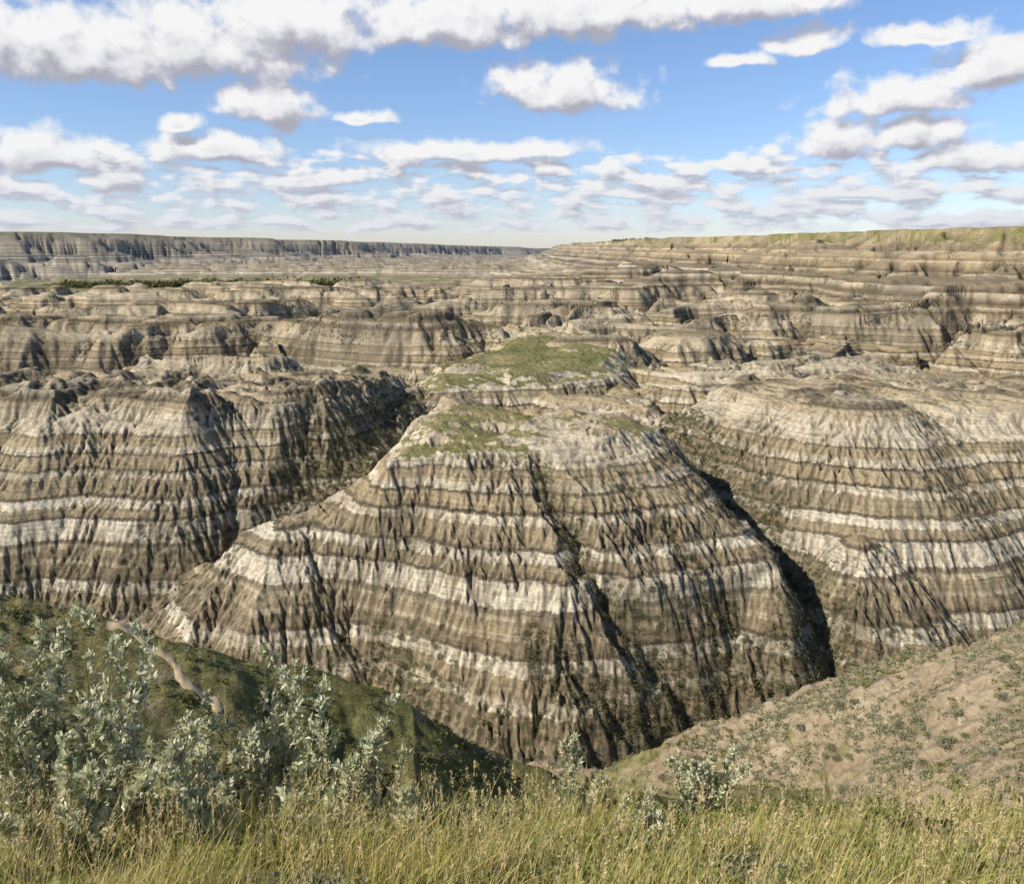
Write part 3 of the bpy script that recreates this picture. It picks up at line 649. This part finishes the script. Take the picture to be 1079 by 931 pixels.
# ---------- sky ----------
SUN=Vector((-.76,-.30,.60)).normalized(); EL=math.asin(SUN.z); AZ=math.atan2(SUN.x,SUN.y)
w=bpy.data.worlds.new('World'); bpy.context.scene.world=w; w.use_nodes=True; w.node_tree.nodes.clear()
try: w.cycles.sampling_method='MANUAL'; w.cycles.sample_map_resolution=256
except Exception as e: print(e)
def azel(u,v):
    dx,dy,dz=ray(u,v); return math.atan2(dx,dy),math.atan2(dz,math.hypot(dx,dy))
gt=bpy.data.node_groups.new('cloud_density','ShaderNodeTree')
gt.interface.new_socket('Vector',in_out='INPUT',socket_type='NodeSocketVector'); gt.interface.new_socket('Density',in_out='OUTPUT',socket_type='NodeSocketFloat')
t=NT_(gt); gi=t.new('NodeGroupInput'); go=t.new('NodeGroupOutput'); vec=gi.outputs[0]
B=[(60,62,115,54),(200,55,135,52),(310,32,105,46),(470,26,125,44),(620,16,145,44),(790,6,115,32),(590,100,80,38),(285,116,58,32),(225,160,78,20),(196,131,18,15),(388,126,28,12),
 (855,48,46,18),(775,68,28,12),(980,38,64,13),(888,152,54,32),(965,145,44,22),(1025,168,56,20),(945,105,80,26),(1055,76,70,38),(40,172,100,26),(480,166,105,18),(560,160,60,14),(330,190,60,13),(650,205,60,11),(900,205,70,12)]
wn=t.new('ShaderNodeTexNoise'); t.inp(wn.inputs['Vector'],vec); wn.inputs['Scale'].default_value=14; wn.inputs['Detail'].default_value=2
wv=t.vm('MULTIPLY',t.vm('SUBTRACT',wn.outputs['Color'],(.5,.5,.5)),(.06,.03,0)); vv=t.vm('ADD',vec,wv)
acc=None
for (u,v,rx,ry) in B:
    a,e=azel(u,v); k=1/F
    q=t.vm('MULTIPLY',t.vm('SUBTRACT',vv,(a,e,0)),(1/(rx*k),1/(ry*k),0))
    q=t.vm('MAXIMUM',q,t.vm('MULTIPLY',q,(-1,-2.2,0)))
    b=t.math('SUBTRACT',1,t.vm('LENGTH',q)); acc=b if acc is None else t.math('MAXIMUM',acc,b)
sp=t.new('ShaderNodeSeparateXYZ'); t.inp(sp.inputs[0],vec); el=sp.outputs[1]
lown=t.noise(t.vm('MULTIPLY',vec,(20,66,0)),1.0,3,.5)
band=t.math('MULTIPLY',t.mr(el,.004,.02),t.mr(el,.125,.085))
low=t.math('SUBTRACT',t.math('MULTIPLY',t.math('MULTIPLY',t.math('SUBTRACT',lown,.42),3.0),band),t.math('MULTIPLY',t.math('SUBTRACT',1,band),.8))
acc=t.math('MAXIMUM',acc,low)
acc=t.math('MAXIMUM',acc,-1.0)
nn=t.noise(t.vm('MULTIPLY',vec,(1,1.1,0)),34,6,.52)
dn=t.math('ADD',acc,t.math('MULTIPLY',t.math('SUBTRACT',nn,.5),t.mr(el,.02,.12,1.3,1.6)))
t.l.new(dn,go.inputs[0])
t=NT_(w.node_tree); o=t.new('ShaderNodeOutputWorld')
tc=t.new('ShaderNodeTexCoord'); sp=t.new('ShaderNodeSeparateXYZ'); t.inp(sp.inputs[0],tc.outputs['Generated'])
az=t.math('ARCTAN2',sp.outputs[0],sp.outputs[1]); el=t.math('ARCSINE',sp.outputs[2])
cv=t.new('ShaderNodeCombineXYZ'); t.inp(cv.inputs[0],az); t.inp(cv.inputs[1],el); v0=cv.outputs[0]
def dens(vec):
    n=t.new('ShaderNodeGroup'); n.node_tree=gt; t.inp(n.inputs[0],vec); return n.outputs[0]
of=t.new('ShaderNodeCombineXYZ'); of.inputs[0].default_value=-.006; t.inp(of.inputs[1],t.math('MULTIPLY_ADD',el,.10,.004))
d0=dens(v0); d1=dens(t.vm('ADD',v0,of.outputs[0]))
alpha=t.mr(d0,-.15,.44)
lit=t.mr(t.math('SUBTRACT',d0,d1),-.50,.62)
thick=t.mr(d0,.35,1.3,0,.40)
lit=t.math('SUBTRACT',lit,thick,clamp=True)
ccol=t.ramp(lit,[(0,(.42,.42,.49)),(.22,(.55,.55,.62)),(.45,(.73,.73,.78)),(.8,(.92,.92,.92))])
ccol=t.mix(t.mr(el,.11,.0,0,.6),ccol,(.64,.69,.78,1))
sky=t.new('ShaderNodeTexSky',sky_type='NISHITA',sun_disc=False); sky.sun_elevation=EL; sky.sun_rotation=AZ; sky.air_density=1.0; sky.dust_density=.5; sky.ozone_density=2.0; sky.altitude=900
tint=t.ramp(t.mr(el,0,.6,smooth=False),[(0,(1.35,1.38,1.70)),(.12,(1.3,1.38,1.68)),(.45,(1.38,1.52,1.76)),(1,(1.0,1.0,1.0))])
skc=t.mix(1,sky.outputs[0],tint,'MULTIPLY')
b1=t.new('ShaderNodeBackground'); t.inp(b1.inputs[0],skc); b1.inputs[1].default_value=.088
b2=t.new('ShaderNodeBackground'); t.inp(b2.inputs[0],ccol); b2.inputs[1].default_value=1.0
mx=t.new('ShaderNodeMixShader'); t.inp(mx.inputs[0],t.math('MULTIPLY',alpha,t.mr(el,.0,.015))); t.l.new(b1.outputs[0],mx.inputs[1]); t.l.new(b2.outputs[0],mx.inputs[2]); t.l.new(mx.outputs[0],o.inputs[0])
sl=bpy.data.lights.new('sun','SUN'); sl.energy=5.0; sl.angle=math.radians(.5); sl.color=(1,.91,.78)
so=bpy.data.objects.new('sun',sl); C.objects.link(so); so.rotation_euler=(-SUN).to_track_quat('-Z','Y').to_euler(); so.location=(0,0,50)
cam=bpy.data.cameras.new('camera'); co=bpy.data.objects.new('camera',cam); C.objects.link(co); bpy.context.scene.camera=co
cam.sensor_width=36; cam.lens=36*F/1079; cam.clip_end=30000; cam.clip_start=.1
co.rotation_euler=(math.radians(90)-PITCH,0,0)
vs=bpy.context.scene.view_settings; vs.view_transform='Standard'; vs.look='None'; vs.exposure=0
print('done',time.time()-T0)
